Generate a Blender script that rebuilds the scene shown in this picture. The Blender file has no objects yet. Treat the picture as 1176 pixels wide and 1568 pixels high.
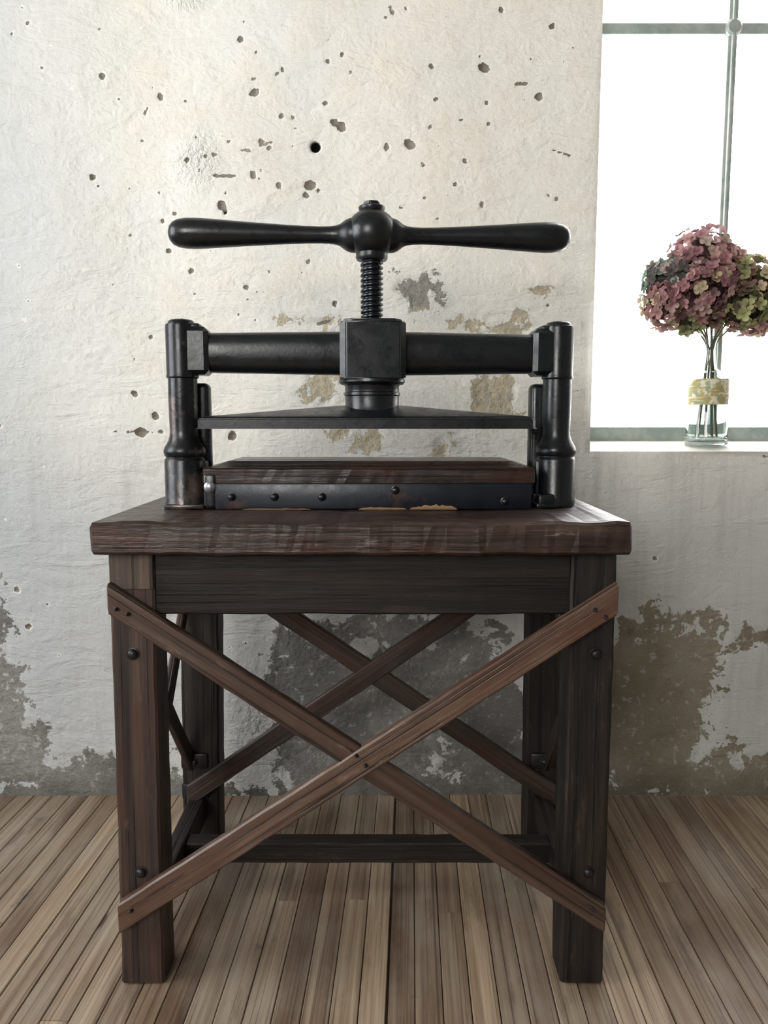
import bpy, bmesh, math, random
import numpy as np
from mathutils import Vector, Matrix, noise
random.seed(7)
scene = bpy.context.scene
COL = bpy.context.collection
try:
    scene.view_settings.view_transform = 'Standard'
except Exception: pass

# ------------------------------------------------------------ node helpers
class NT:
    def __init__(s, name):
        s.m = bpy.data.materials.new(name); s.m.use_nodes = True
        s.t = s.m.node_tree; s.t.nodes.clear()
        s.out = s.t.nodes.new('ShaderNodeOutputMaterial')
        s.b = s.t.nodes.new('ShaderNodeBsdfPrincipled')
        s.t.links.new(s.b.outputs[0], s.out.inputs[0])
    def _in(s, sock, v):
        if v is None: return
        if isinstance(v, bpy.types.NodeSocket): s.t.links.new(v, sock)
        elif isinstance(v, (tuple, list)):
            v = tuple(v)
            if len(sock.default_value) == 4 and len(v) == 3: v = v + (1,)
            sock.default_value = v
        else: sock.default_value = v
    def set(s, **k):
        for a, v in k.items(): s._in(s.b.inputs[a.replace('_', ' ')], v)
    def obj(s):
        return s.t.nodes.new('ShaderNodeTexCoord').outputs['Object']
    def attr(s, n, kind='Fac'):
        a = s.t.nodes.new('ShaderNodeAttribute'); a.attribute_name = n
        return a.outputs[kind]
    def mapp(s, v, scale=(1,1,1), loc=(0,0,0)):
        n = s.t.nodes.new('ShaderNodeMapping'); s._in(n.inputs[0], v)
        n.inputs['Scale'].default_value = scale; n.inputs['Location'].default_value = loc
        return n.outputs[0]
    def noise(s, v, scale=5, detail=4, rough=.5, dist=0, col=False):
        n = s.t.nodes.new('ShaderNodeTexNoise'); s._in(n.inputs['Vector'], v)
        n.inputs['Scale'].default_value = scale; n.inputs['Detail'].default_value = detail
        n.inputs['Roughness'].default_value = rough; n.inputs['Distortion'].default_value = dist
        return n.outputs['Color' if col else 'Fac']
    def voro(s, v, scale=5, rnd=1):
        n = s.t.nodes.new('ShaderNodeTexVoronoi'); s._in(n.inputs['Vector'], v)
        n.inputs['Scale'].default_value = scale; n.inputs['Randomness'].default_value = rnd
        return n.outputs['Distance'], n.outputs['Color']
    def ramp(s, f, stops, interp='LINEAR'):
        n = s.t.nodes.new('ShaderNodeValToRGB'); s._in(n.inputs[0], f)
        cr = n.color_ramp; cr.interpolation = interp
        while len(cr.elements) < len(stops): cr.elements.new(.5)
        for e, (p, c) in zip(cr.elements, stops):
            e.position = p
            if not isinstance(c, (tuple, list)): c = (c, c, c)
            e.color = tuple(c) + (1,)
        return n.outputs[0]
    def mix(s, f, a, b, mode='MIX'):
        n = s.t.nodes.new('ShaderNodeMix'); n.data_type = 'RGBA'; n.blend_type = mode
        s._in(n.inputs[0], f); s._in(n.inputs[6], a); s._in(n.inputs[7], b)
        return n.outputs[2]
    def math(s, op, a, b=0., c=None, clamp=False):
        n = s.t.nodes.new('ShaderNodeMath'); n.operation = op; n.use_clamp = clamp
        s._in(n.inputs[0], a); s._in(n.inputs[1], b)
        if c is not None: s._in(n.inputs[2], c)
        return n.outputs[0]
    def mrange(s, v, a, b, c=0., d=1.):
        n = s.t.nodes.new('ShaderNodeMapRange'); s._in(n.inputs[0], v)
        for i, q in enumerate((a, b, c, d)): n.inputs[1+i].default_value = q
        return n.outputs[0]
    def sep(s, v):
        n = s.t.nodes.new('ShaderNodeSeparateXYZ'); s._in(n.inputs[0], v); return n.outputs
    def bump(s, h, strength=.3, dist=.01, prev=None):
        n = s.t.nodes.new('ShaderNodeBump'); s._in(n.inputs['Height'], h)
        n.inputs['Strength'].default_value = strength; n.inputs['Distance'].default_value = dist
        if prev is not None: s._in(n.inputs['Normal'], prev)
        return n.outputs[0]

def wood(name, dark, mid, light, rough=.5, wearcol=(.2,.12,.08), wear=.3, redden=None, bump=.35, spec=.4):
    m = NT(name); g = m.attr('gc', 'Vector')
    n1 = m.noise(m.mapp(g, (2.2, 55, 55)), 1, 5, .62, .4)
    c = m.ramp(n1, [(.3, dark), (.5, mid), (.72, light)])
    n2 = m.noise(m.mapp(g, (4, 14, 14)), 1, 3, .6)
    if redden: c = m.mix(m.mrange(n2, .48, .68), c, m.mix(n1, dark, redden))
    lines = m.noise(m.mapp(g, (1.2, 160, 160)), 1, 2, .6)
    lm = m.mrange(lines, .58, .66)
    c = m.mix(m.math('MULTIPLY', lm, .75), c, tuple(x*.3 for x in dark))
    n3 = m.noise(m.mapp(g, (9, 42, 42), (3, 1, 2)), 1, 6, .72)
    wm = m.math('MULTIPLY', m.mrange(n3, .60, .68), wear)
    c = m.mix(wm, c, wearcol)
    m.set(Base_Color=c, Roughness=m.mrange(n3, .3, .7, rough-.08, rough+.15))
    m.b.inputs['Specular IOR Level'].default_value = spec
    h = m.math('SUBTRACT', m.math('ADD', n1, m.math('MULTIPLY', n3, .5)), m.math('MULTIPLY', lm, .5))
    m.set(Normal=m.bump(h, bump, .004))
    return m.m

def iron(name, base=(.0055,.0065,.008), rough=.27, worn=(.07,.055,.045), wear=.18, metal=.15, spec=.5, thr=.60):
    m = NT(name); o = m.obj()
    n = m.noise(o, 9, 6, .68); f = m.noise(o, 120, 4, .7)
    w = m.math('MULTIPLY', m.mrange(n, thr, thr+.08), wear)
    c = m.mix(w, m.mix(n, base, tuple(x*1.8 for x in base)), m.mix(f, worn, (.03,.02,.018)))
    m.set(Base_Color=c, Metallic=metal, Roughness=m.mrange(m.noise(o, 25, 4, .7), .3, .7, rough-.06, rough+.14))
    m.set(Normal=m.bump(m.math('ADD', m.math('MULTIPLY', f, .5), n), .16, .003))
    m.b.inputs['Specular IOR Level'].default_value = spec
    return m.m

# ------------------------------------------------------------ mesh helpers
def empty(name, loc=(0,0,0)):
    e = bpy.data.objects.new(name, None); e.location = loc; e.empty_display_size = .1
    COL.objects.link(e); return e

def finish(bm, name, mat, parent=None, grain=(1,0,0), smooth=False, mtx=None):
    bmesh.ops.recalc_face_normals(bm, faces=bm.faces)
    if mtx is not None: bm.transform(mtx)
    me = bpy.data.meshes.new(name); bm.to_mesh(me); bm.free()
    d = Vector(grain).normalized()
    a = Vector((0,1,0)) if abs(d.y) < .9 else Vector((1,0,0))
    e = d.cross(a).normalized(); f = d.cross(e)
    off = Vector((random.uniform(-9,9), random.uniform(-3,3), random.uniform(-3,3)))
    at = me.attributes.new('gc', 'FLOAT_VECTOR', 'POINT')
    arr = []
    for v in me.vertices:
        c = v.co; arr += [c.dot(d)+off.x, c.dot(e)+off.y, c.dot(f)+off.z]
    at.data.foreach_set('vector', arr)
    if smooth:
        for p in me.polygons: p.use_smooth = True
        try: me.set_sharp_from_angle(angle=math.radians(smooth if smooth > 1 else 35))
        except Exception: pass
    ob = bpy.data.objects.new(name, me); COL.objects.link(ob)
    if mat: me.materials.append(mat)
    if parent:
        ob.parent = parent
        ob.matrix_parent_inverse = Matrix.Translation(-Vector(parent.location))
    return ob

def sweep(bm, p0, p1, wd, w, td, t, n=10, ch=.003, jit=.0006):
    p0, p1, wd, td = map(Vector, (p0, p1, wd, td))
    L = (p1-p0).length; d = (p1-p0)/L
    hw, ht = w/2, t/2
    ts = [0, ch*.8/L] + [i/n for i in range(1, n)] + [1-ch*.8/L, 1]
    rings = []
    sd = Vector((random.random()*50, random.random()*50, 0))
    for k, s in enumerate(ts):
        e = ch if k in (0, len(ts)-1) else 0
        a, b = hw-e, ht-e; c = ch
        pts = [(a-c,b),(a,b-c),(a,-b+c),(a-c,-b),(-a+c,-b),(-a,-b+c),(-a,b-c),(-a+c,b)]
        ring = []
        for q, (x, y) in enumerate(pts):
            P = p0 + d*(L*s) + wd*x + td*y
            if jit:
                nn = noise.noise_vector(P*18+sd)*jit*1.6 + noise.noise_vector(P*70+sd)*jit
                P = P + nn
            ring.append(bm.verts.new(P))
        rings.append(ring)
    for r0, r1 in zip(rings, rings[1:]):
        for i in range(8):
            bm.faces.new((r0[i], r0[(i+1)%8], r1[(i+1)%8], r1[i]))
    bm.faces.new(rings[0]); bm.faces.new(rings[-1][::-1])

def plank(name, p0, p1, wd, w, td, t, mat, parent, **k):
    bm = bmesh.new(); sweep(bm, p0, p1, wd, w, td, t, **k)
    return finish(bm, name, mat, parent, Vector(p1)-Vector(p0))

def box(name, x, y, z, mat, parent, bev=.003, seg=2, mtx=None, grain=(1,0,0), smooth=30):
    bm = bmesh.new(); bmesh.ops.create_cube(bm, size=1)
    for v in bm.verts:
        v.co = Vector((x[0] if v.co.x < 0 else x[1], y[0] if v.co.y < 0 else y[1], z[0] if v.co.z < 0 else z[1]))
    if bev: bmesh.ops.bevel(bm, geom=list(bm.edges), offset=bev, segments=seg, affect='EDGES', profile=.5)
    return finish(bm, name, mat, parent, grain, smooth, mtx)

def lathe_bm(bm, prof, segs=48, mtx=None):
    rings = []
    for r, z in prof:
        if r < 1e-6: rings.append([bm.verts.new((0,0,z))])
        else: rings.append([bm.verts.new((r*math.cos(2*math.pi*i/segs), r*math.sin(2*math.pi*i/segs), z)) for i in range(segs)])
    vs = [v for r in rings for v in r]
    for a, b in zip(rings, rings[1:]):
        for i in range(segs):
            j = (i+1) % segs
            if len(a) == 1 and len(b) == 1: continue
            if len(a) == 1: bm.faces.new((a[0], b[i], b[j]))
            elif len(b) == 1: bm.faces.new((a[i], a[j], b[0]))
            else: bm.faces.new((a[i], a[j], b[j], b[i]))
    for r in (rings[0], rings[-1]):
        if len(r) > 1: bm.faces.new(r)
    if mtx is not None: bmesh.ops.transform(bm, matrix=mtx, verts=vs)

def lathe(name, prof, mat, parent, segs=48, mtx=None, smooth=38):
    bm = bmesh.new(); lathe_bm(bm, prof, segs)
    return finish(bm, name, mat, parent, (0,0,1), smooth, mtx)

T = Matrix.Translation
def R(a, ax): return Matrix.Rotation(a, 4, ax)

# ============================================================ MATERIALS
def plaster(name):
    m = NT(name); o = m.obj(); X, Y, Z = m.sep(o)[:3]
    big = m.noise(o, 1.6, 3, .55); med = m.noise(o, 7, 5, .6); fine = m.noise(o, 60, 5, .65)
    c = m.mix(m.mrange(big, .35, .65), (.80,.765,.68), (.76,.745,.70))
    c = m.mix(m.math('MULTIPLY', m.mrange(med, .48, .66), .4), c, (.78,.72,.58))
    c = m.mix(m.math('MULTIPLY', m.mrange(fine, .55, .72), .28), c, (.52,.49,.43))
    c = m.mix(m.math('MULTIPLY', m.mrange(Z, .98, .68), .85), c, (.48,.485,.475))  # shade on the lower wall, put into the plaster colour
    c = m.mix(m.math('MULTIPLY', m.mrange(X, -.50, -.98), .8), c, (.36,.385,.40))  # light falloff to the left, darkened and cooled in the colour
    drip = m.noise(m.mapp(o, (26, 1, 1.6)), 1, 3, .6)
    c = m.mix(m.math('MULTIPLY', m.mrange(drip, .5, .72), m.mrange(Z, .95, .8, 0, .4)), c, (.34,.335,.32))
    rip = m.noise(m.mapp(o, (5, 1, 16)), 1, 4, .6, 1.2)
    h = m.math('ADD', m.math('MULTIPLY', med, 1.0), m.math('ADD', m.math('MULTIPLY', fine, .45), m.math('MULTIPLY', rip, 1.1)))
    pk = m.attr('pock'); pl = m.attr('peel'); rg = m.attr('rough')
    e1 = m.noise(o, 90, 3, .65); e2 = m.noise(o, 14, 7, .70, .3); e3 = m.noise(o, 45, 4, .7)
    pkd = m.math('ADD', pk, m.mrange(e1, .2, .8, -.0035, .0035))
    pm = m.mrange(pkd, .0004, -.0006)
    prim = m.math('MULTIPLY', m.mrange(pkd, .004, .0006), .6)
    pld = m.math('ADD', pl, m.mrange(e2, .28, .72, -.075, .075))
    pld = m.math('ADD', pld, m.mrange(e3, .28, .72, -.016, .016))
    plm = m.mrange(pld, .001, -.001)
    c = m.mix(m.math('MULTIPLY', m.mrange(pld, .05, 0.), .28), c, (.58,.57,.53))
    cem = m.mix(m.mrange(med, .4, .6), (.155,.152,.138), (.27,.265,.245))
    cem = m.mix(m.math('MULTIPLY', m.mrange(fine, .4, .7), .5), cem, (.13,.123,.11))
    brown = m.mix(m.mrange(med, .4, .62), (.20,.172,.12), (.27,.24,.185))
    cem = m.mix(m.mrange(X, .42, .56), cem, brown)
    tan = m.mix(m.mrange(fine, .35, .65), (.56,.48,.33), (.42,.38,.30))
    cem = m.mix(m.mrange(Z, .75, .85), cem, tan)
    grey_up = m.mix(med, (.25,.235,.20), (.33,.31,.27))
    cem = m.mix(m.math('MULTIPLY', m.mrange(Z, 1.215, 1.235), m.mrange(X, .2, .15)), cem, grey_up)
    cem = m.mix(m.math('MULTIPLY', m.mrange(e3, .58, .64), .6), cem, (.44,.44,.41))
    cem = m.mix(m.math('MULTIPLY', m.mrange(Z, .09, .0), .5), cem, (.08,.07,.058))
    c = m.mix(prim, c, (.84,.82,.77))
    c = m.mix(plm, c, cem)
    pc = m.mix(m.mrange(med, .35, .65), (.17,.145,.11), (.30,.27,.22))
    c = m.mix(pm, c, pc)
    hole = m.mrange(m.attr('hole'), .0015, -.0015)
    c = m.mix(hole, c, (.004,.004,.004))
    h = m.math('SUBTRACT', h, m.math('MULTIPLY', plm, .6))
    h = m.math('ADD', h, m.math('MULTIPLY', rg, m.math('MULTIPLY', e1, 1.8)))
    h = m.math('ADD', h, m.math('MULTIPLY', plm, m.math('MULTIPLY', fine, .7)))
    h = m.math('SUBTRACT', h, m.math('MULTIPLY', pm, 1.0))
    m.set(Base_Color=c, Roughness=.75, Normal=m.bump(h, .8, .009)); m.b.inputs['Specular IOR Level'].default_value = .35
    return m.m

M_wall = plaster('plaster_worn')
pm_ = NT('plaster_plain'); pm_.set(Base_Color=pm_.mix(pm_.noise(pm_.obj(), 3, 3, .6), (.20,.195,.18), (.29,.28,.26)), Roughness=.9); M_wall2 = pm_.m

def floormat():
    m = NT('floor_boards'); g = m.attr('gc', 'Vector'); rn = m.attr('rnd'); o = m.obj()
    n1 = m.noise(m.mapp(g, (2.0, 75, 75)), 1, 5, .62, .3)
    c = m.ramp(n1, [(.28, (.13,.088,.058)), (.48, (.26,.195,.14)), (.72, (.40,.325,.245))])
    tint = m.ramp(rn, [(0, (.52,.43,.37)), (.3, (.76,.69,.63)), (.7, (1.0,.96,.91)), (1, (1.32,1.26,1.16))])
    c = m.mix(1, c, tint, 'MULTIPLY')
    worn = m.noise(m.mapp(o, (5, 2, 1)), 1, 5, .65)
    c = m.mix(m.math('MULTIPLY', m.mrange(worn, .46, .68), .5), c, (.42,.38,.315))
    dk = m.noise(m.mapp(g, (3, 13, 13), (5, 5, 5)), 1, 5, .7)
    c = m.mix(m.math('MULTIPLY', m.mrange(dk, .56, .70), .6), c, (.085,.056,.038))
    lines = m.noise(m.mapp(g, (1.3, 240, 240)), 1, 2, .6)
    c = m.mix(m.math('MULTIPLY', m.mrange(lines, .56, .64), .6), c, (.075,.046,.031))
    d, cc = m.voro(m.mapp(g, (1.6, 6, 6)), 1)
    c = m.mix(m.mrange(d, .055, .035), c, (.05,.03,.02))
    bl = m.noise(m.mapp(o, (9, 5, 1), (2.3, 1, 0)), 1, 5, .7)
    c = m.mix(m.math('MULTIPLY', m.mrange(bl, .64, .71), .6), c, (.06,.07,.077))
    m.set(Base_Color=c, Roughness=m.mrange(worn, .3, .7, .30, .46))
    m.set(Normal=m.bump(m.math('ADD', n1, m.math('MULTIPLY', dk, .5)), .3, .003))
    return m.m
M_floor = floormat()

W_top = wood('wood_table_top', (.013,.0085,.007), (.034,.0215,.017), (.080,.052,.040), .34, (.26,.195,.155), .6, (.085,.034,.022), .5)
W_leg = wood('wood_leg', (.014,.009,.008), (.040,.024,.018), (.080,.048,.035), .46, (.15,.095,.062), .4, (.085,.034,.022), .45)
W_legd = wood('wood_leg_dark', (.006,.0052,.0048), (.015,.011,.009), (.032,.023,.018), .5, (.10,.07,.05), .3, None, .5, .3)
W_legl = wood('wood_leg_light', (.03,.022,.017), (.065,.044,.031), (.11,.075,.052), .5, (.17,.12,.08), .3, None, .45)
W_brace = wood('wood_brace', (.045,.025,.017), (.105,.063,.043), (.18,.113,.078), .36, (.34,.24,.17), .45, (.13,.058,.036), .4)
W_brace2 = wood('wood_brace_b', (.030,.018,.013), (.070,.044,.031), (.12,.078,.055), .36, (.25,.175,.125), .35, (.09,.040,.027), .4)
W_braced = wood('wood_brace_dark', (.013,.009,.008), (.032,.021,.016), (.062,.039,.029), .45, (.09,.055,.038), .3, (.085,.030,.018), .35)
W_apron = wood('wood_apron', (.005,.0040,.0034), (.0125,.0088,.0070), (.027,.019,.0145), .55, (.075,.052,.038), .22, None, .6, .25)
W_bed = wood('wood_press_board', (.010,.007,.006), (.026,.017,.014), (.058,.039,.030), .27, (.25,.16,.09), .4, (.11,.032,.02), .3)
W_raw = wood('raw_chipped_wood', (.08,.042,.018), (.19,.11,.05), (.28,.17,.09), .7, (.24,.15,.08), .3)
I_main = iron('black_cast_iron')
I_col = iron('black_cast_iron_worn', (.010,.0105,.012), .25, (.22,.165,.135), .75, .45, .5, .52)
I_bolt = iron('bolt_iron', (.018,.017,.018), .34, (.08,.05,.035), .5, .6)
I_screw = iron('screw_steel', (.022,.024,.028), .26, (.06,.05,.045), .3, .8)

# ============================================================ ROOM
XL, XR, YB, YF, ZC = -2.3, 2.3, -2.4, 1.95, 3.0
WX0, WX1, WZ0, WZ1 = .503, 1.70, .884, 2.72

def axis(lo, hi, flo, fhi, fine, coarse, extra=()):
    a = list(np.arange(lo, flo, coarse)) + list(np.arange(flo, fhi, fine)) + list(np.arange(fhi, hi, coarse)) + [hi]
    a = [v for v in a if all(abs(v-e) > fine*.4 for e in extra)] + list(extra)
    return np.array(sorted(set(round(float(v), 5) for v in a)))
xs = axis(XL, XR, -1.06, 1.06, .0045, .06, (WX0, WX1))
zs = axis(0, ZC, 0.0, 1.96, .0045, .06, (WZ0, WZ1))
GX, GZ = np.meshgrid(xs, zs)

marks = [(-.331,1.833,5),(-.652,1.751,5),(-.791,1.769,2),(-.521,1.708,5),(-.557,1.672,3),(-.550,1.681,2),(-.685,1.528,5),(-.461,1.566,4),
(-.460,1.313,4),(-.382,1.461,7),(-.525,1.429,4),(-.494,1.446,4),(-.512,1.360,4),(-.307,1.531,5),(-.287,1.607,4),(-.269,1.594,3),
(-.240,1.665,4),(-.213,1.662,3),(-.130,1.786,4),(-.097,1.799,3),(-.236,1.767,3),(-.248,1.759,2),(-.137,1.693,3),(-.116,1.652,6),
(-.101,1.642,7),(-.077,1.762,3),(.006,1.594,4),(.060,1.600,7),(.110,1.774,4),(.107,1.638,3),(.092,1.553,3),(.167,1.510,3),(.222,1.796,2),
(.231,1.772,7),(.361,1.708,6),(.238,1.695,3),(.244,1.648,3),(.270,1.898,4),(.018,1.892,3),(.051,1.900,2),(.121,1.701,3),(.190,1.563,3),
(.231,1.466,4),(.096,1.480,3),(-.175,1.510,8),(-.184,1.487,5),(-.247,1.509,4),(.388,1.487,3),(.406,1.478,3),(.387,1.394,3),(-.329,1.275,4),
(-.118,1.237,4),(-.180,1.335,3),(-.560,1.159,4),(-.603,1.023,5),(-.592,.930,8),(-.556,.970,6),(-.543,.932,3),(-.89,.447,5),(-.915,.54,4),
(-.70,.68,3),(-.396,1.578,4),(-.363,1.607,3),(-.417,1.573,3),(-.441,1.616,3),(-.371,.922,7),(.67,.62,4),(-.301,1.718,6),(-.375,1.449,4),
(.388,1.862,4),(-.28,1.60,3),(-.155,1.498,3),(.62,.43,4),(.72,.30,5)]
rs = random.Random(3)
for i in range(120):
    x = rs.uniform(-1.0, .49); z = rs.uniform(.9, 1.93) if rs.random() < .85 else rs.uniform(.3, .9)
    marks.append((x, z, rs.choice((1.2,1.4,1.6,1.9,2.3))))
streaks = [(-.398,1.529,-.349,1.529,3.0),(.307,1.737,.331,1.737,3.6),(-.334,1.588,-.313,1.586,3.0),(.394,1.59,.436,1.576,1.8),
 (-.671,.934,-.547,.930,1.6),(-.29,1.598,-.262,1.606,2.2),(-.12,1.655,-.098,1.64,4.5),(-.16,1.19,-.13,1.196,3),(.93,.872,.99,.868,2.5)]
pock = np.full(GX.shape, 1.0)
for x, z, r in marks:
    r = r*.00140; a = rs.uniform(0, math.pi); el = rs.uniform(1.0, 1.5)
    dx = GX-x; dz = GZ-z
    u = (dx*math.cos(a)+dz*math.sin(a))/el; v = -dx*math.sin(a)+dz*math.cos(a)
    d = np.sqrt(u*u+v*v)-r; pock = np.minimum(pock, d)
for x0, z0, x1, z1, r in streaks:
    r *= .001; vx, vz = x1-x0, z1-z0; L2 = vx*vx+vz*vz
    t = np.clip(((GX-x0)*vx+(GZ-z0)*vz)/L2, 0, 1)
    pock = np.minimum(pock, np.hypot(GX-x0-t*vx, GZ-z0-t*vz)-r)
hole = np.hypot(GX+.161, GZ-1.597)-.0125
hole = np.minimum(hole, np.hypot(GX+.375, GZ-1.447)-.004)
ell = [(.065,1.273,.044,.026),(.083,1.243,.024,.022),(.285,1.20,.05,.022),(.325,1.176,.036,.016),(.371,1.265,.03,.010),
(-.155,1.191,.034,.012),(.27,1.024,.055,.048),(.287,.968,.04,.02),(-.156,1.046,.038,.038),(-.14,1.013,.02,.02),(-.044,.918,.046,.02),
(-.095,.93,.02,.01),(.141,.90,.02,.024),(.21,1.19,.02,.012),(.125,1.265,.010,.018)]
ellb = [(-.07,.13,.20,.20),(-.152,.27,.13,.17),(-.221,.39,.05,.06),(.199,.39,.08,.055),(.247,.22,.11,.11),(.012,.437,.09,.035),(.296,.086,.14,.10),(-.245,.27,.03,.1),(.06,.27,.13,.13),
(.703,.225,.12,.22),(.65,.148,.14,.17),(.74,.37,.10,.09),(.82,.40,.055,.065),(.595,.33,.09,.11),(.50,.20,.14,.20),(.93,.42,.035,.02),
(-.99,.38,.045,.12),(-.98,.24,.07,.12),(-.98,.12,.14,.10),(-.80,.05,.22,.06),(.98,.03,.25,.08)]
def sdf(lst):
    o = np.full(GX.shape, 1.0)
    for x, z, a, b in lst:
        d = (np.sqrt(((GX-x)/a)**2+((GZ-z)/b)**2)-1)*min(a, b); o = np.minimum(o, d)
    return o
small = sdf(ell); bigp = sdf(ellb)
strip = GZ-(.055+.02*np.sin(GX*7)); strip = np.where((GX > -.42) & (GX < -.24), strip+.05, strip)
bigp = np.minimum(bigp, strip); bigp = np.minimum(bigp, np.where(np.abs(GX) > 1.1, GZ-.3, 1))
peel = np.minimum(small*1.8, bigp-.008)
peel = np.clip(peel, -.15, .3)
rough = np.clip(1.2-np.hypot((GX+.44)/.06, (GZ-1.565)/.07), 0, 1)
rough = np.maximum(rough, np.clip(1.2-np.hypot((GX+.46)/.06, (GZ-1.92)/.03), 0, 1))
rough = np.maximum(rough, np.clip(1-np.hypot((GX-.27)/.10, (GZ-1.0)/.12), 0, 1)*.3)
rough = np.maximum(rough, np.clip(1-np.hypot((GX+.33)/.10, (GZ-.2)/.22), 0, 1)*.6)
DY = np.clip(-pock, 0, .004)*1.2 + np.clip(-hole+.001, 0, .02)*3 + np.clip(-peel, 0, .01)*.25
lowf = np.zeros(GX.shape)
for k in range(14):
    fx, fz, ph = rs.uniform(-16, 16), rs.uniform(-14, 14), rs.uniform(0, 6)
    lowf += np.sin(GX*fx+GZ*fz+ph)*.0010
edge = np.clip(np.minimum(np.hypot(np.maximum(WX0-GX,0), np.maximum(WZ0-GZ,0))/.01, 1), 0, 1)
GY = YF + DY + lowf*edge
nz, nx = GX.shape
co = np.stack([GX, GY, GZ], -1).reshape(-1, 3)
idx = np.arange(nz*nx).reshape(nz, nx)
q = np.stack([idx[:-1,:-1], idx[:-1,1:], idx[1:,1:], idx[1:,:-1]], -1)
cx = (GX[:-1,:-1]+GX[1:,1:])/2; cz = (GZ[:-1,:-1]+GZ[1:,1:])/2
keep = ~((cx > WX0) & (cx < WX1) & (cz > WZ0) & (cz < WZ1))
q = q[keep]
DR = 2.36
extra_v = [(WX0,YF,WZ0),(WX1,YF,WZ0),(WX1,YF,WZ1),(WX0,YF,WZ1),(WX0,DR,WZ0+.05),(WX1,DR,WZ0+.05),(WX1,DR,WZ1),(WX0,DR,WZ1),
  (XL,DR,0),(XR,DR,0),(XR,DR,ZC),(XL,DR,ZC)]
b0 = len(co)
ef = [(0,1,5,4),(1,2,6,5),(2,3,7,6),(3,0,4,7),(8,9,5,4),(9,10,6,5),(10,11,7,6),(11,8,4,7)]
co2 = np.concatenate([co, np.array(extra_v)])
q2 = np.concatenate([q, np.array(ef)+b0])
me = bpy.data.meshes.new('wall_back')
me.vertices.add(len(co2)); me.vertices.foreach_set('co', co2.ravel())
me.loops.add(len(q2)*4); me.loops.foreach_set('vertex_index', q2.ravel().astype(np.int32))
me.polygons.add(len(q2)); me.polygons.foreach_set('loop_start', np.arange(0, len(q2)*4, 4, dtype=np.int32))
me.update(calc_edges=True); me.validate()
for nm, arr, dv in (('pock', pock, 1), ('peel', peel, .3), ('rough', rough, 0), ('hole', hole, 1)):
    a = me.attributes.new(nm, 'FLOAT', 'POINT')
    a.data.foreach_set('value', np.concatenate([arr.ravel(), np.full(len(extra_v), dv)]).astype(np.float32))
sm = np.ones(len(q2), dtype=bool); sm[-8:] = False
me.polygons.foreach_set('use_smooth', sm)
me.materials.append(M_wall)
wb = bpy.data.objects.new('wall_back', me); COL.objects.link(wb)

def wall_panel(name, plane, at, thick, u0, u1, hole, mat):
    bm = bmesh.new()
    def slab(a, b, c, d):
        if b-a < 1e-4 or d-c < 1e-4: return
        r = bmesh.ops.create_cube(bm, size=1)
        for v in r['verts']:
            u = a if v.co.x < 0 else b; w = at if v.co.y < 0 else at+thick; z = c if v.co.z < 0 else d
            v.co = Vector((w, u, z)) if plane == 'x' else Vector((u, w, z))
    if hole:
        ua, ub, za, zb = hole
        slab(u0, ua, 0, ZC); slab(ub, u1, 0, ZC); slab(ua, ub, 0, za); slab(ua, ub, zb, ZC)
    else: slab(u0, u1, 0, ZC)
    return finish(bm, name, mat)
wall_panel('wall_left', 'x', XL, -.3, YB, YF, (-.1, 1.45, .9, 2.6), M_wall2)
wall_panel('wall_right', 'x', XR, .3, YB, YF, None, M_wall2)
wall_panel('wall_front', 'y', YB, -.3, XL-.3, XR+.3, (-2.15, -.65, 1.25, 2.75), M_wall2)
bm = bmesh.new(); bmesh.ops.create_cube(bm, size=1)
for v in bm.verts:
    v.co = Vector((XL-.3 if v.co.x < 0 else XR+.3, YB-.3 if v.co.y < 0 else DR, ZC if v.co.z < 0 else ZC+.1))
finish(bm, 'ceiling', M_wall2)

# floor --------------------------------------------------------------
bm = bmesh.new()
rnl = bm.verts.layers.float.new('rnd'); gcl = bm.verts.layers.float_vector.new('gcf')
ang = math.atan(.034); dirv = Vector((math.sin(ang), math.cos(ang), 0)); prp = Vector((math.cos(ang), -math.sin(ang), 0))
org = Vector((.030, 1.95, 0)); W = .0465
rf = random.Random(11)
i0, i1 = -56, 56
for i in range(i0, i1):
    u0 = i*W + (.0022 if i == 0 else .0007); u1 = (i+1)*W - (.0026 if i == -1 else .0007)
    s = -4.7+rf.uniform(0, 2)
    while s < .30:
        e = min(s+rf.uniform(1.4, 3.2), .32)
        if e > .15: e = .32
        rnd = rf.random(); off = Vector((rf.uniform(-20,20), rf.uniform(-9,9), rf.uniform(-9,9)))
        dz = rf.uniform(-.0012, 0)
        c = .0012
        def V(u, v, z):
            P = org+prp*u+dirv*v; vv = bm.verts.new((P.x, P.y, z+dz)); vv[rnl] = rnd; vv[gcl] = Vector((v, u, z))+off; return vv
        n = max(2, int((e-s)/.25)); rows = []
        for k in range(n+1):
            v = s+.0006+(e-s-.0012)*k/n
            rows.append([V(u0, v, -.02), V(u0, v, -c), V(u0+c, v, 0), V(u1-c, v, 0), V(u1, v, -c), V(u1, v, -.02)])
        for a, b in zip(rows, rows[1:]):
            for j in range(5): bm.faces.new((a[j], a[j+1], b[j+1], b[j]))
        bm.faces.new(rows[0][::-1]); bm.faces.new(rows[-1])
        s = e
r = bmesh.ops.create_cube(bm, size=1)
for v in r['verts']:
    v.co = Vector((-2.7 if v.co.x < 0 else 2.7, -2.7 if v.co.y < 0 else DR, -.08 if v.co.z < 0 else -.012)); v[rnl] = 0
bmesh.ops.recalc_face_normals(bm, faces=bm.faces)
me = bpy.data.meshes.new('floor'); bm.to_mesh(me); bm.free()
src = me.attributes['gcf']; n = len(me.vertices); buf = np.zeros(n*3, dtype=np.float32); src.data.foreach_get('vector', buf)
a = me.attributes.new('gc', 'FLOAT_VECTOR', 'POINT'); a.data.foreach_set('vector', buf)
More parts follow.
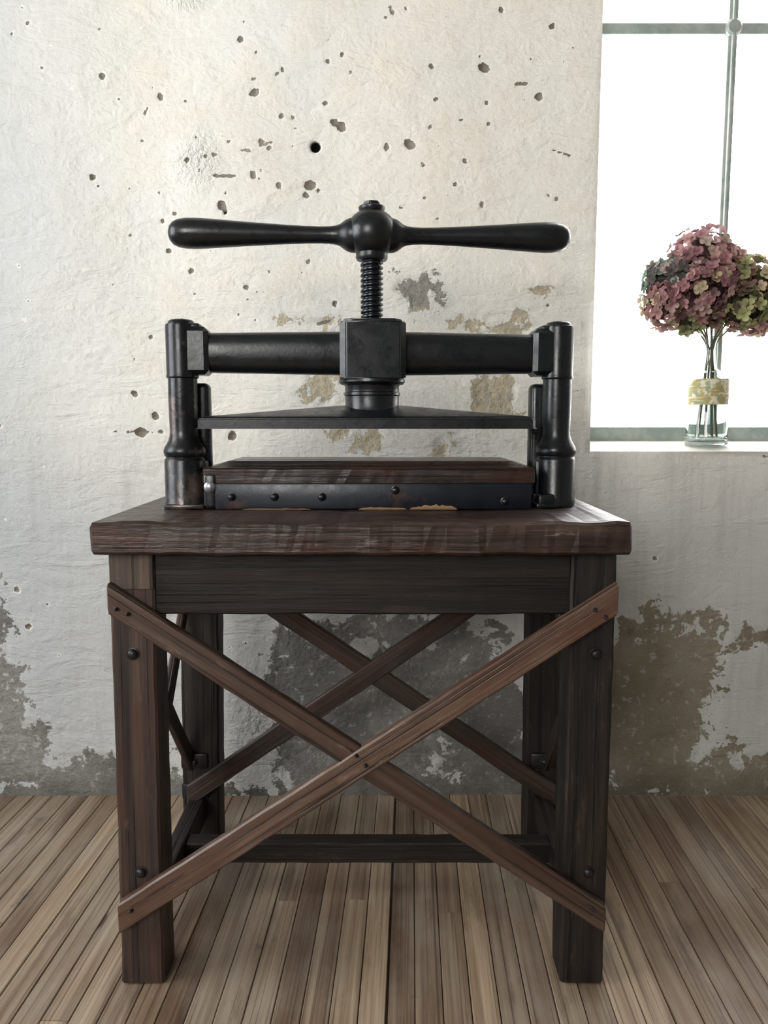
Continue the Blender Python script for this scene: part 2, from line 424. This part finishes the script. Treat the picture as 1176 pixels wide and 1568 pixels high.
me.materials.append(M_floor)
fl = bpy.data.objects.new('floor', me); COL.objects.link(fl)

# window frames -------------------------------------------------------
fm = NT('window_paint'); o = fm.obj()
c = fm.mix(fm.mrange(fm.noise(o, 12, 5, .7), .4, .65), (.24,.30,.28), (.42,.45,.43))
fm.set(Base_Color=c, Roughness=.4, Normal=fm.bump(fm.noise(o, 80, 4, .6), .25, .003)); M_frame = fm.m
win = empty('window_1', (WX0, 2.145, WZ0))
def bar(name, x, y, z, par): box(name, x, y, z, M_frame, par, .004, 2)
bar('bottom_rail', (WX0-.01, WX1+.01), (2.125, 2.165), (.900, .942), win)
bar('top_rail', (WX0, WX1), (2.125, 2.165), (2.69, 2.73), win)
bar('stile_a', (WX0, WX0+.03), (2.125, 2.165), (.9, 2.72), win)
bar('stile_b', (WX1-.03, WX1), (2.125, 2.165), (.9, 2.72), win)
for k, z in enumerate((1.925, 2.42)): bar('transom_%d' % k, (WX0, WX1), (2.13, 2.158), (z, z+.028), win)
for k, x in enumerate((.878, 1.27)):
    bar('muntin_%d' % k, (x-.012, x+.012), (2.128, 2.16), (.93, 2.70), win)
    bar('muntin_bead_%d' % k, (x-.005, x+.005), (2.118, 2.13), (.93, 2.70), win)
lathe('catch_boss', [(.021,0),(.021,.006),(.016,.012),(0,.014)], M_frame, win, 24, T((.878, 2.13, 1.939)) @ R(math.radians(90), 'X'))
w2 = empty('window_2', (XL-.15, .7, 1.7))
for k, y in enumerate((-.1, .42, .93, 1.41)): bar('muntin_%d' % k, (XL-.17, XL-.13), (y, y+.04), (.9, 2.6), w2)
for k, z in enumerate((.9, 1.72, 2.56)): bar('rail_%d' % k, (XL-.165, XL-.135), (-.1, 1.45), (z, z+.04), w2)
w3 = empty('fill_window', (-1.4, YB-.15, 2.0))  # added window behind the camera, built around the fill light
for k, x in enumerate((-2.15, -1.66, -1.17, -.69)): bar('muntin_%d' % k, (x, x+.04), (YB-.17, YB-.13), (1.25, 2.75), w3)
for k, z in enumerate((1.25, 1.98, 2.71)): bar('rail_%d' % k, (-2.15, -.65), (YB-.165, YB-.135), (z, z+.04), w3)

# ============================================================ TABLE
tb = empty('wooden_table', (-.035, 1.5, 0))
TZ0, TZ1 = .7506, .8026
bm = bmesh.new()
sweep(bm, (-.461, 1.50, (TZ0+TZ1)/2), (.391, 1.50, (TZ0+TZ1)/2), (0,1,0), .53, (0,0,1), TZ1-TZ0, n=70, ch=.0045, jit=.0015)
finish(bm, 'table_top', W_top, tb, (1,0,0))
def leg(name, x0, x1, y0, y1, mat, dx=0):
    plank(name, ((x0+x1)/2+dx, (y0+y1)/2, 0), ((x0+x1)/2, (y0+y1)/2, TZ0+.002), (1,0,0), x1-x0, (0,1,0), y1-y0, mat, tb, n=24, ch=.004, jit=.0009)
leg('leg_1', -.443, -.371, 1.262, 1.334, W_leg, -.006)
leg('leg_2', .302, .375, 1.262, 1.334, W_legd, 0)
leg('leg_3', -.440, -.358, 1.692, 1.755, W_legd, -.012)
leg('leg_4', .314, .385, 1.692, 1.755, W_legd, .004)
plank('leg_block', (-.407, 1.2625, .69), (-.407, 1.2625, .7495), (1,0,0), .070, (0,1,0), .004, W_legl, tb, n=4, ch=.001, jit=.0003)
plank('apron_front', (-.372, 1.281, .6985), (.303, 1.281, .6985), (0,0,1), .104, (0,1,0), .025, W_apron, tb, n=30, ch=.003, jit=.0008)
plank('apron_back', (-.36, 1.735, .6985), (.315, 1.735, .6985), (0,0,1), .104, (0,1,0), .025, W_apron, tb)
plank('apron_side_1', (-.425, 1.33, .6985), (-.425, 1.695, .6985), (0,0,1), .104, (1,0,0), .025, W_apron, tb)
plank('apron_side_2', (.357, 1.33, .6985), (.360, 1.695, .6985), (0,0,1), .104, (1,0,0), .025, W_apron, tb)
Z = (0,0,1); Yv = (0,1,0); Xv = (1,0,0)
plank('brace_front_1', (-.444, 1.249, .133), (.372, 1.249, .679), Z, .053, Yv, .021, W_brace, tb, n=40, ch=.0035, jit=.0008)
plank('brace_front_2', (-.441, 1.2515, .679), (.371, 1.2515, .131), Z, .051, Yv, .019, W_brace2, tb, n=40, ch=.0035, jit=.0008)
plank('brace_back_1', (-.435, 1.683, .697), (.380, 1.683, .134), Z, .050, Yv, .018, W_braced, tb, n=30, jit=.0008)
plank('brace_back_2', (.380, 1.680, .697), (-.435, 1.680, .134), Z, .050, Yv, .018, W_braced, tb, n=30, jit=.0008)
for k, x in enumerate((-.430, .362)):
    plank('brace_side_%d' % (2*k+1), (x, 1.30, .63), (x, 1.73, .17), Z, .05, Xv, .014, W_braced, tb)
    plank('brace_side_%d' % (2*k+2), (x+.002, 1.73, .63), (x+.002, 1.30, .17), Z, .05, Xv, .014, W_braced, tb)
plank('stretcher_side_1', (-.412, 1.33, .10), (-.415, 1.695, .10), Z, .055, Xv, .035, W_legd, tb)
plank('stretcher_side_2', (.345, 1.33, .10), (.352, 1.695, .10), Z, .055, Xv, .035, W_legd, tb)
plank('stretcher_cross', (-.398, 1.52, .101), (.336, 1.52, .101), Z, .042, Yv, .04, W_legd, tb, n=24, jit=.0008)
def bolt(name, x, y, z, r, par, mat=None, d=(0,-1,0)):
    prof = [(r*1.25, 0), (r*1.25, .0015), (r, .002), (r*.95, .005), (r*.7, .0075), (r*.35, .0085), (0, .0088)]
    lathe(name, prof, mat or I_bolt, par, 20, T((x, y, z)) @ Vector((0,0,1)).rotation_difference(Vector(d)).to_matrix().to_4x4())
for k, (x, z) in enumerate(((-.409, .583), (-.409, .205), (.345, .583), (.344, .205))): bolt('bolt_%d' % k, x, 1.262, z, .0085, tb)
for k, (x, z) in enumerate(((-.425,.663),(-.407,.655),(.335,.662),(.352,.650),(.345,.155),(-.42,.152),(-.03,.404),(-.045,.42))):
    bolt('nail_%d' % k, x, 1.2385, z, .0028, tb)
for k, (x, y, z) in enumerate(((-.42, 1.685, .21), (-.42, 1.685, .14), (.355, 1.685, .21), (.355, 1.685, .14))):
    box('iron_bracket_%d' % k, (x-.03, x+.03), (y, y+.012), (z-.018, z+.018), I_bolt, tb, .005, 2)
    bolt('bracket_bolt_%d' % k, x, y, z, .008, tb)

# ============================================================ BOOK PRESS
C = Vector((-.022, 1.475, 0))
bp = empty('book_press', (C.x, C.y, TZ1))
F = T(C) @ R(math.radians(3.0), 'Z')
col = [(.038,.8035),(.038,.812),(.0365,.816),(.0362,.888),(.0345,.8925),(.0335,.8935),(.0335,.895),(.0355,.897),(.0372,.902),(.0372,.907),(.0355,.912),
 (.0325,.917),(.0285,.924),(.0260,.932),(.0252,.942),(.0258,.97),(.0262,1.0),(.0258,1.030),(.0258,1.0345),(.0282,1.036),(.0288,1.0385),(.0282,1.041),(.0278,1.043),
 (.0280,1.126),(.0272,1.1295),(.0235,1.131),(.0225,1.1345),(.020,1.137),(.010,1.139),(0,1.1395)]
for k, s in enumerate((-1, 1)):
    lathe('column_%d' % k, col, I_col if s < 0 else I_main, bp, 56, F @ T((s*.340, -.012, 0)))
    box('column_lug_%d' % k, (s*.335, s*.290) if s < 0 else (.290, .335), (-.036, .030), (1.041, 1.1245), I_main, bp, .008, 1, F)
    box('column_rib_%d' % k, (-.335, -.296) if s < 0 else (.296, .335), (.004, .036), (.804, 1.028), I_main, bp, .010, 4, F)
    box('column_cap_%d' % k, (-.335, -.305) if s < 0 else (.305, .335), (-.030, .026), (1.120, 1.131), I_main, bp, .004, 2, F)
    box('foot_%d' % k, (-.372, -.300) if s < 0 else (.292, .332), (-.072 if s > 0 else -.052, .05), (.8035, .812), I_col if s < 0 else I_main, bp, .003, 2, F)
    box('base_block_%d' % k, (-.345, -.30) if s < 0 else (.300, .345), (-.025, .036), (.804, .889), I_main, bp, .006, 2, F)
box('foot_toe', (.295, .328), (-.070, -.03), (.804, .828), I_main, bp, .005, 3, F)
def beam(name, x0, x1, r0, r1):
    bm = bmesh.new(); rings = []; n = 32
    for k in range(9):
        t = k/8; x = x0+(x1-x0)*t; r = r0+(r1-r0)*t; ring = []
        for i in range(n):
            a = 2*math.pi*i/n; ca, sa = math.cos(a), math.sin(a)
            p = 2.6; rr = (abs(ca)**p+abs(sa)**p)**(-1/p)
            ring.append(bm.verts.new((x, ca*rr*r*.80, 1.081+sa*rr*r)))
        rings.append(ring)
    for a, b in zip(rings, rings[1:]):
        for i in range(n): bm.faces.new((a[i], a[(i+1)%n], b[(i+1)%n], b[i]))
    bm.faces.new(rings[0]); bm.faces.new(rings[-1])
    finish(bm, name, I_main, bp, (1,0,0), 40, F)
beam('beam_left', -.30, -.045, .0352, .0392)
beam('beam_right', .045, .30, .0392, .0352)
def prism(name, pts, z0, z1, mat, bev=.002, mtx=F):
    bm = bmesh.new(); a = [bm.verts.new((x, y, z0)) for x, y in pts]; b = [bm.verts.new((x, y, z1)) for x, y in pts]
    bm.faces.new(a[::-1]); bm.faces.new(b); n = len(pts)
    for i in range(n): bm.faces.new((a[i], a[(i+1)%n], b[(i+1)%n], b[i]))
    bmesh.ops.recalc_face_normals(bm, faces=bm.faces)
    if bev: bmesh.ops.bevel(bm, geom=list(bm.edges), offset=bev, segments=2, affect='EDGES')
    return finish(bm, name, mat, bp, (0,0,1), 30, mtx)
def oct8(h, c): return [(h,-h+c),(h,h-c),(h-c,h),(-h+c,h),(-h,h-c),(-h,-h+c),(-h+c,-h),(h-c,-h)]
prism('nut_block', oct8(.0585, .011), 1.034, 1.133, I_main)
prism('nut_block_top', oct8(.052, .014), 1.132, 1.1385, I_main, .0015)
lathe('nut_neck', [(.052,1.038),(.060,1.034),(.0605,1.029),(.057,1.0255),(.051,1.024),(.0495,1.022),(.0495,1.012),(.0515,1.0105),(.0515,1.006),(.0495,1.004),(.0490,.985),(.052,.978)], I_main, bp, 64, F)
bm = bmesh.new(); pitch = .0092; n = 40; z0, z1 = 1.10, 1.256; st = .0092/12
rings = []; z = z0
while z < z1:
    ring = []
    for i in range(n):
        th = 2*math.pi*i/n; ph = ((z/pitch)-(i/n)) % 1.0
        tri = abs(ph*2-1); prof = min(max((tri-.22)/.4, 0), 1)
        r = .0168+.0036*prof; ring.append(bm.verts.new((r*math.cos(th), r*math.sin(th), z)))
    rings.append(ring); z += st
for a, b in zip(rings, rings[1:]):
    for i in range(n): bm.faces.new((a[i], a[(i+1)%n], b[(i+1)%n], b[i]))
bm.faces.new(rings[0]); bm.faces.new(rings[-1])
finish(bm, 'screw', I_screw, bp, (0,0,1), 60, F)
hub = [(.018,1.246),(.0265,1.246),(.0285,1.249),(.0285,1.2535)]
for k in range(15):
    a = -math.radians(52)+math.radians(52+62)*k/14
    hub.append((.0462*math.cos(a), 1.2925+.0435*math.sin(a)))
hub += [(.0225,1.3325),(.0235,1.335),(.0235,1.338),(.0215,1.340),(.012,1.3405),(0,1.3405)]
lathe('hub', hub, I_main, bp, 56, F)
hx = [(.0165*math.cos(math.pi/3*k+.3), .0165*math.sin(math.pi/3*k+.3)) for k in range(6)]
prism('hub_nut', hx, 1.336, 1.3475, I_main, .002)
arm = [(.030,.0),(.030,.036),(.0285,.042),(.0262,.047),(.0225,.052),(.0190,.057),(.0165,.064),(.0150,.075),(.0145,.092),(.0150,.115),(.0165,.150),(.0188,.19),(.0212,.23),(.0235,.262),
 (.0255,.292),(.0265,.312),(.0262,.328),(.0240,.342),(.0200,.351),(.0135,.357),(.006,.3597),(0,.360)]
for k, s in enumerate((-1, 1)):
    lathe('handle_%d' % k, arm, I_main, bp, 40, F @ T((0, 0, 1.2895)) @ R(s*math.radians(90), 'Y') , 30)
bm = bmesh.new()
out = [(-.322,1.385),(-.316,1.377),(.256,1.377),(.262,1.385),(.262,1.452),(.244,1.464),(.244,1.575),(-.302,1.575),(-.302,1.464),(-.322,1.452)]
cxp, cyp = -.024, 1.475
lo = [bm.verts.new((x, y, .946)) for x, y in out]; hi = [bm.verts.new((x, y, .9635)) for x, y in out]
inr = [bm.verts.new((cxp+(x-cxp)*.965, cyp+(y-cyp)*.93, .9675)) for x, y in out]
mid = []
for x, y in out:
    d = Vector((x-cxp, y-cyp)); d = d/max(abs(d.x)*1.0, abs(d.y)*1.0)*.054
    mid.append(bm.verts.new((cxp+d.x, cyp+d.y, .9872)))
n = len(out)
for A, B in ((lo, hi), (hi, inr), (inr, mid)):
    for i in range(n): bm.faces.new((A[i], A[(i+1)%n], B[(i+1)%n], B[i]))
bm.faces.new(lo); bm.faces.new(mid)
bmesh.ops.remove_doubles(bm, verts=bm.verts, dist=.0005)
bmesh.ops.bevel(bm, geom=[e for e in bm.edges if abs(e.verts[0].co.z-e.verts[1].co.z) < .002 and e.verts[0].co.z < .965], offset=.002, segments=2, affect='EDGES')
finish(bm, 'platen', I_main, bp, (1,0,0), 20)
I_bed = iron('bed_iron_paint', (.0045,.006,.010), .33, (.14,.055,.032), .7, .1, .5, .56)
box('bed_iron', (-.300, .262), (1.404, 1.60), (.8032, .850), I_bed, bp, .004, 2)
box('bed_cheek', (-.322, -.296), (1.408, 1.60), (.8032, .868), I_main, bp, .007, 3)
bm = bmesh.new()
sweep(bm, (-.323, 1.512, .862), (.268, 1.512, .862), (0,1,0), .204, (0,0,1), .030, n=40, ch=.003, jit=.0008)
finish(bm, 'bed_board', W_bed, bp)
bm = bmesh.new()
lo = [(-.316,1.416),(.262,1.416),(.262,1.608),(-.316,1.608)]; hi = [(-.285,1.455),(.235,1.455),(.235,1.600),(-.285,1.600)]
a = [bm.verts.new((x,y,.8745)) for x,y in lo]; b = [bm.verts.new((x,y,.887)) for x,y in hi]
bm.faces.new(a); bm.faces.new(b)
for i in range(4): bm.faces.new((a[i],a[(i+1)%4],b[(i+1)%4],b[i]))
bmesh.ops.bevel(bm, geom=list(bm.edges), offset=.0015, segments=1, affect='EDGES')
finish(bm, 'bed_board_top', W_bed, bp)
for k, (x, z) in enumerate(((-.27,.826),(-.194,.826),(-.110,.826),(.214,.818),(.02,.838))): bolt('bed_bolt_%d' % k, x, 1.404, z, .0062, bp, I_main)
lathe('cheek_pin', [(.010,0),(.010,.004),(.007,.007),(0,.008)], iron('bright_pin', (.25,.26,.28), .3, (.2,.2,.2), .2, .8), bp, 24,
      T((-.309, 1.4085, .843)) @ R(math.radians(90), 'X'))
for k, (x0, x1, h) in enumerate(((-.045, .040, .005), (.045, .130, .009), (-.25, -.13, .0025))):
    bm = bmesh.new(); n = 16; top = []; bot = []
    for i in range(n+1):
        x = x0+(x1-x0)*i/n; zz = h*(.25+.75*math.sin(math.pi*min(1, max(0, i/n)))**.5)*(0.6+.5*random.random()) if 0 < i < n else .0005
        top.append(bm.verts.new((x, 1.4028, .8036+zz))); bot.append(bm.verts.new((x, 1.4022, .8034)))
    for i in range(n): bm.faces.new((bot[i], bot[i+1], top[i+1], top[i]))
    finish(bm, 'chipped_wood_%d' % k, W_raw, bp)

# ============================================================ VASE + FLOWERS
vx, vy, vz = .820, 2.035, .8965
gm = NT('clear_glass'); gm.set(Base_Color=(.80,.88,.87), Roughness=.03, IOR=1.5); gm.b.inputs['Transmission Weight'].default_value = 1
vs = empty('glass_vase', (vx, vy, vz))
outp = [(0,0),(.046,0),(.052,.004),(.0535,.012),(.051,.03),(.0465,.085),(.0470,.10),(.0470,.168),(.044,.176),(.030,.183),(.018,.192),(.0135,.205),(.012,.235),(.0125,.252),(.0165,.263),(.0185,.270)]
inn = [(.0165,.2695),(.0145,.262),(.0105,.250),(.010,.235),(.0115,.206),(.016,.190),(.028,.180),(.042,.172),(.0440,.165),(.0435,.10),(.0425,.085),(.0455,.030),(.045,.016),(.040,.012),(0,.012)]
bm = bmesh.new(); lathe_bm(bm, outp+inn, 48)
finish(bm, 'bottle', gm.m, vs, (0,0,1), 50, T((vx, vy, vz)))
lm = NT('raffia_label'); o = lm.obj()
c = lm.mix(lm.mrange(lm.noise(o, 42, 3, .5), .44, .52), (.66,.62,.48), (.36,.30,.12))
c = lm.mix(lm.mrange(lm.noise(lm.mapp(o, (55,55,90), (4,2,7)), 1, 3), .56, .60), c, (.30,.33,.20))
c = lm.mix(lm.mrange(lm.noise(lm.mapp(o, (10,10,160)), 1, 3), .55, .62), c, (.62,.59,.48))
lm.set(Base_Color=c, Roughness=.8)
lathe('label_band', [(.0472,.102),(.0484,.102),(.0486,.135),(.0484,.166),(.0472,.166)], lm.m, vs, 48, T((vx, vy, vz)))

fmx = NT('petals'); colr = fmx.attr('pcol', 'Color'); o = fmx.obj()
c = fmx.mix(fmx.math('MULTIPLY', fmx.mrange(fmx.noise(o, 180, 3, .6), .4, .7), .35), colr, fmx.mix(.55, colr, (.08,.055,.045)))
fmx.set(Base_Color=c, Roughness=.75); fmx.b.inputs['Specular IOR Level'].default_value = .2
tr = fmx.t.nodes.new('ShaderNodeBsdfTranslucent'); fmx.t.links.new(c, tr.inputs[0])
mx = fmx.t.nodes.new('ShaderNodeMixShader'); mx.inputs[0].default_value = .22
fmx.t.links.new(fmx.b.outputs[0], mx.inputs[1]); fmx.t.links.new(tr.outputs[0], mx.inputs[2]); fmx.t.links.new(mx.outputs[0], fmx.out.inputs[0])
PINK = [(.56,.32,.32),(.62,.42,.40),(.44,.22,.24),(.66,.54,.44),(.54,.28,.30)]; MAUVE = [(.40,.21,.21),(.48,.30,.28),(.28,.13,.14),(.56,.47,.30),(.44,.22,.24)]
TEAL = [(.27,.38,.30),(.38,.46,.36),(.22,.28,.23),(.46,.30,.30),(.18,.17,.16)]; GREEN = [(.50,.50,.24),(.60,.58,.33),(.38,.38,.17),(.60,.46,.33),(.28,.18,.12)]; OLIVE = [(.36,.37,.17),(.46,.45,.23),(.42,.24,.21),(.22,.16,.10)]
heads = [((.785,2.03,1.352),.078,PINK),((.835,2.06,1.345),.062,PINK),((.708,2.03,1.300),.062,TEAL),((.775,1.985,1.278),.074,MAUVE),((.700,2.01,1.246),.060,MAUVE),((.745,2.06,1.325),.055,TEAL),
 ((.900,2.02,1.290),.072,GREEN),((.875,1.995,1.236),.060,OLIVE),((.965,2.04,1.262),.062,GREEN),((.835,2.0,1.305),.050,MAUVE),((.805,2.02,1.232),.048,OLIVE),((.935,2.05,1.225),.052,MAUVE),((.745,2.0,1.212),.042,OLIVE)]
bm = bmesh.new(); cl = bm.verts.layers.float_color.new('pcol'); rp = random.Random(5)
def petal(c, nrm, d, L, w, colr, cup):
    s = nrm.cross(d).normalized(); pts = []
    for (a, b) in ((0,0),(.35,.42),(.75,.52),(1.0,.18),(1.0,-.18),(.75,-.52),(.35,-.42)):
        h = cup*(a*a)*L + abs(b)*w*.25
        pts.append(c+d*(a*L)+s*(b*w)+nrm*h)
    mid = c+d*(.6*L)+nrm*(cup*.3*L-.0006)
    vm = bm.verts.new(mid); vv = [bm.verts.new(p) for p in pts]
    for i_, q_ in enumerate(vv+[vm]):
        j = rp.uniform(.85, 1.15)*(.5 if i_ == 0 else 1); q_[cl] = (colr[0]*j, colr[1]*j, colr[2]*j, 1)
    for i in range(7): bm.faces.new((vm, vv[i], vv[(i+1)%7]))
for hc, hr, pal in heads:
    hc = Vector(hc); N = int(125*(hr/.07)**2)
    for k in range(N):
        zf = 1-2*(k+.5)/N; ph = k*2.39996+rp.uniform(-.2,.2); rr = math.sqrt(max(0, 1-zf*zf))
        nrm = Vector((rr*math.cos(ph), rr*math.sin(ph), zf)); nrm = (nrm+Vector([rp.uniform(-.4,.4) for _ in range(3)])).normalized()
        c0 = hc+nrm*hr*rp.uniform(.74, 1.07); cc = rp.choice(pal); f = rp.uniform(.45, 1.15); cc = tuple(x*f for x in cc)
        t0 = nrm.orthogonal().normalized(); a0 = rp.uniform(0, 1.57); L = rp.uniform(.0120, .0175)
        for j in range(4):
            d = Matrix.Rotation(a0+j*math.pi/2+rp.uniform(-.15,.15), 3, nrm) @ t0
            petal(c0, nrm, d, L, L*.95, cc, rp.uniform(-.1, .7))
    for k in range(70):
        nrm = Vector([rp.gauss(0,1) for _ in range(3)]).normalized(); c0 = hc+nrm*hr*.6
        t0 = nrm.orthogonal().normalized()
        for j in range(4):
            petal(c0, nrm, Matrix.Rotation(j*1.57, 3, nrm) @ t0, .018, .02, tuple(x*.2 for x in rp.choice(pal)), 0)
hy = empty('dried_hydrangea_bouquet', (vx, vy, 1.25))
me = bpy.data.meshes.new('flower_heads'); bm.to_mesh(me); bm.free(); me.materials.append(fmx.m)
ob = bpy.data.objects.new('flower_heads', me); COL.objects.link(ob); ob.parent = hy; ob.matrix_parent_inverse = T(-Vector(hy.location))
sm_ = NT('stem'); sm_.set(Base_Color=sm_.mix(sm_.noise(sm_.obj(), 40, 3), (.10,.10,.045), (.20,.15,.08)), Roughness=.7)
def tube(bm, pts, r0, r1, segs=8):
    rings = []
    for i, p in enumerate(pts):
        d = (pts[min(i+1, len(pts)-1)]-pts[max(i-1, 0)]).normalized(); a = d.orthogonal().normalized(); b = d.cross(a); r = r0+(r1-r0)*i/(len(pts)-1)
        rings.append([bm.verts.new(p+(a*math.cos(6.2832*k/segs)+b*math.sin(6.2832*k/segs))*r) for k in range(segs)])
    for A, B in zip(rings, rings[1:]):
        for k in range(segs): bm.faces.new((A[k], A[(k+1)%segs], B[(k+1)%segs], B[k]))
    bm.faces.new(rings[0]); bm.faces.new(rings[-1])
bm = bmesh.new()
for i, (hc, hr, pal) in enumerate(heads[:9]):
    hc = Vector(hc); a = i*.7
    b0_ = Vector((vx+.026*math.cos(a), vy+.026*math.sin(a), vz+.017)); b1 = Vector((vx+.005*math.cos(a), vy+.005*math.sin(a), vz+.235)); b2 = Vector((vx+.009*math.cos(a+.5), vy+.009*math.sin(a+.5), vz+.275))
    pts = []
    for k in range(6): pts.append(b0_.lerp(b1, k/6))
    for k in range(9):
        t = k/8; pts.append((b1*(1-t)**2+b2*2*t*(1-t)+hc*t*t))
    tube(bm, pts, .0024, .0022)
finish(bm, 'stems', sm_.m, hy, (0,0,1), 60)

# ============================================================ LIGHT
w = bpy.data.worlds.new('sky'); scene.world = w; w.use_nodes = True
bg = w.node_tree.nodes['Background']; bg.inputs[0].default_value = (.98, .99, 1, 1); bg.inputs[1].default_value = 8.0
def area(name, loc, rot, sx, sy, power, color):
    l = bpy.data.lights.new(name, 'AREA'); l.shape = 'RECTANGLE'; l.size = sx; l.size_y = sy; l.energy = power; l.color = color
    o = bpy.data.objects.new(name, l); o.location = loc; o.rotation_euler = rot; COL.objects.link(o); return o
area('window_light_left', (XL+.02, .68, 1.75), (0, math.radians(-90), 0), 1.6, 1.45, 22, (.92,.96,1))
area('fill_light_front', (-1.4, YB+.02, 2.0), (math.radians(90), 0, 0), 1.45, 1.45, 64, (1,.965,.91))  # added fill behind the camera, set aside from front-face reflections

cd = bpy.data.cameras.new('camera'); cam = bpy.data.objects.new('camera', cd); COL.objects.link(cam)
cd.sensor_fit = 'VERTICAL'; cd.sensor_height = 24; cd.lens = 24*1720/2212; cd.clip_start = .02
cam.location = (0, 0, .963); cam.rotation_euler = (math.radians(90)-math.atan(201/1720), 0, 0)
scene.camera = cam
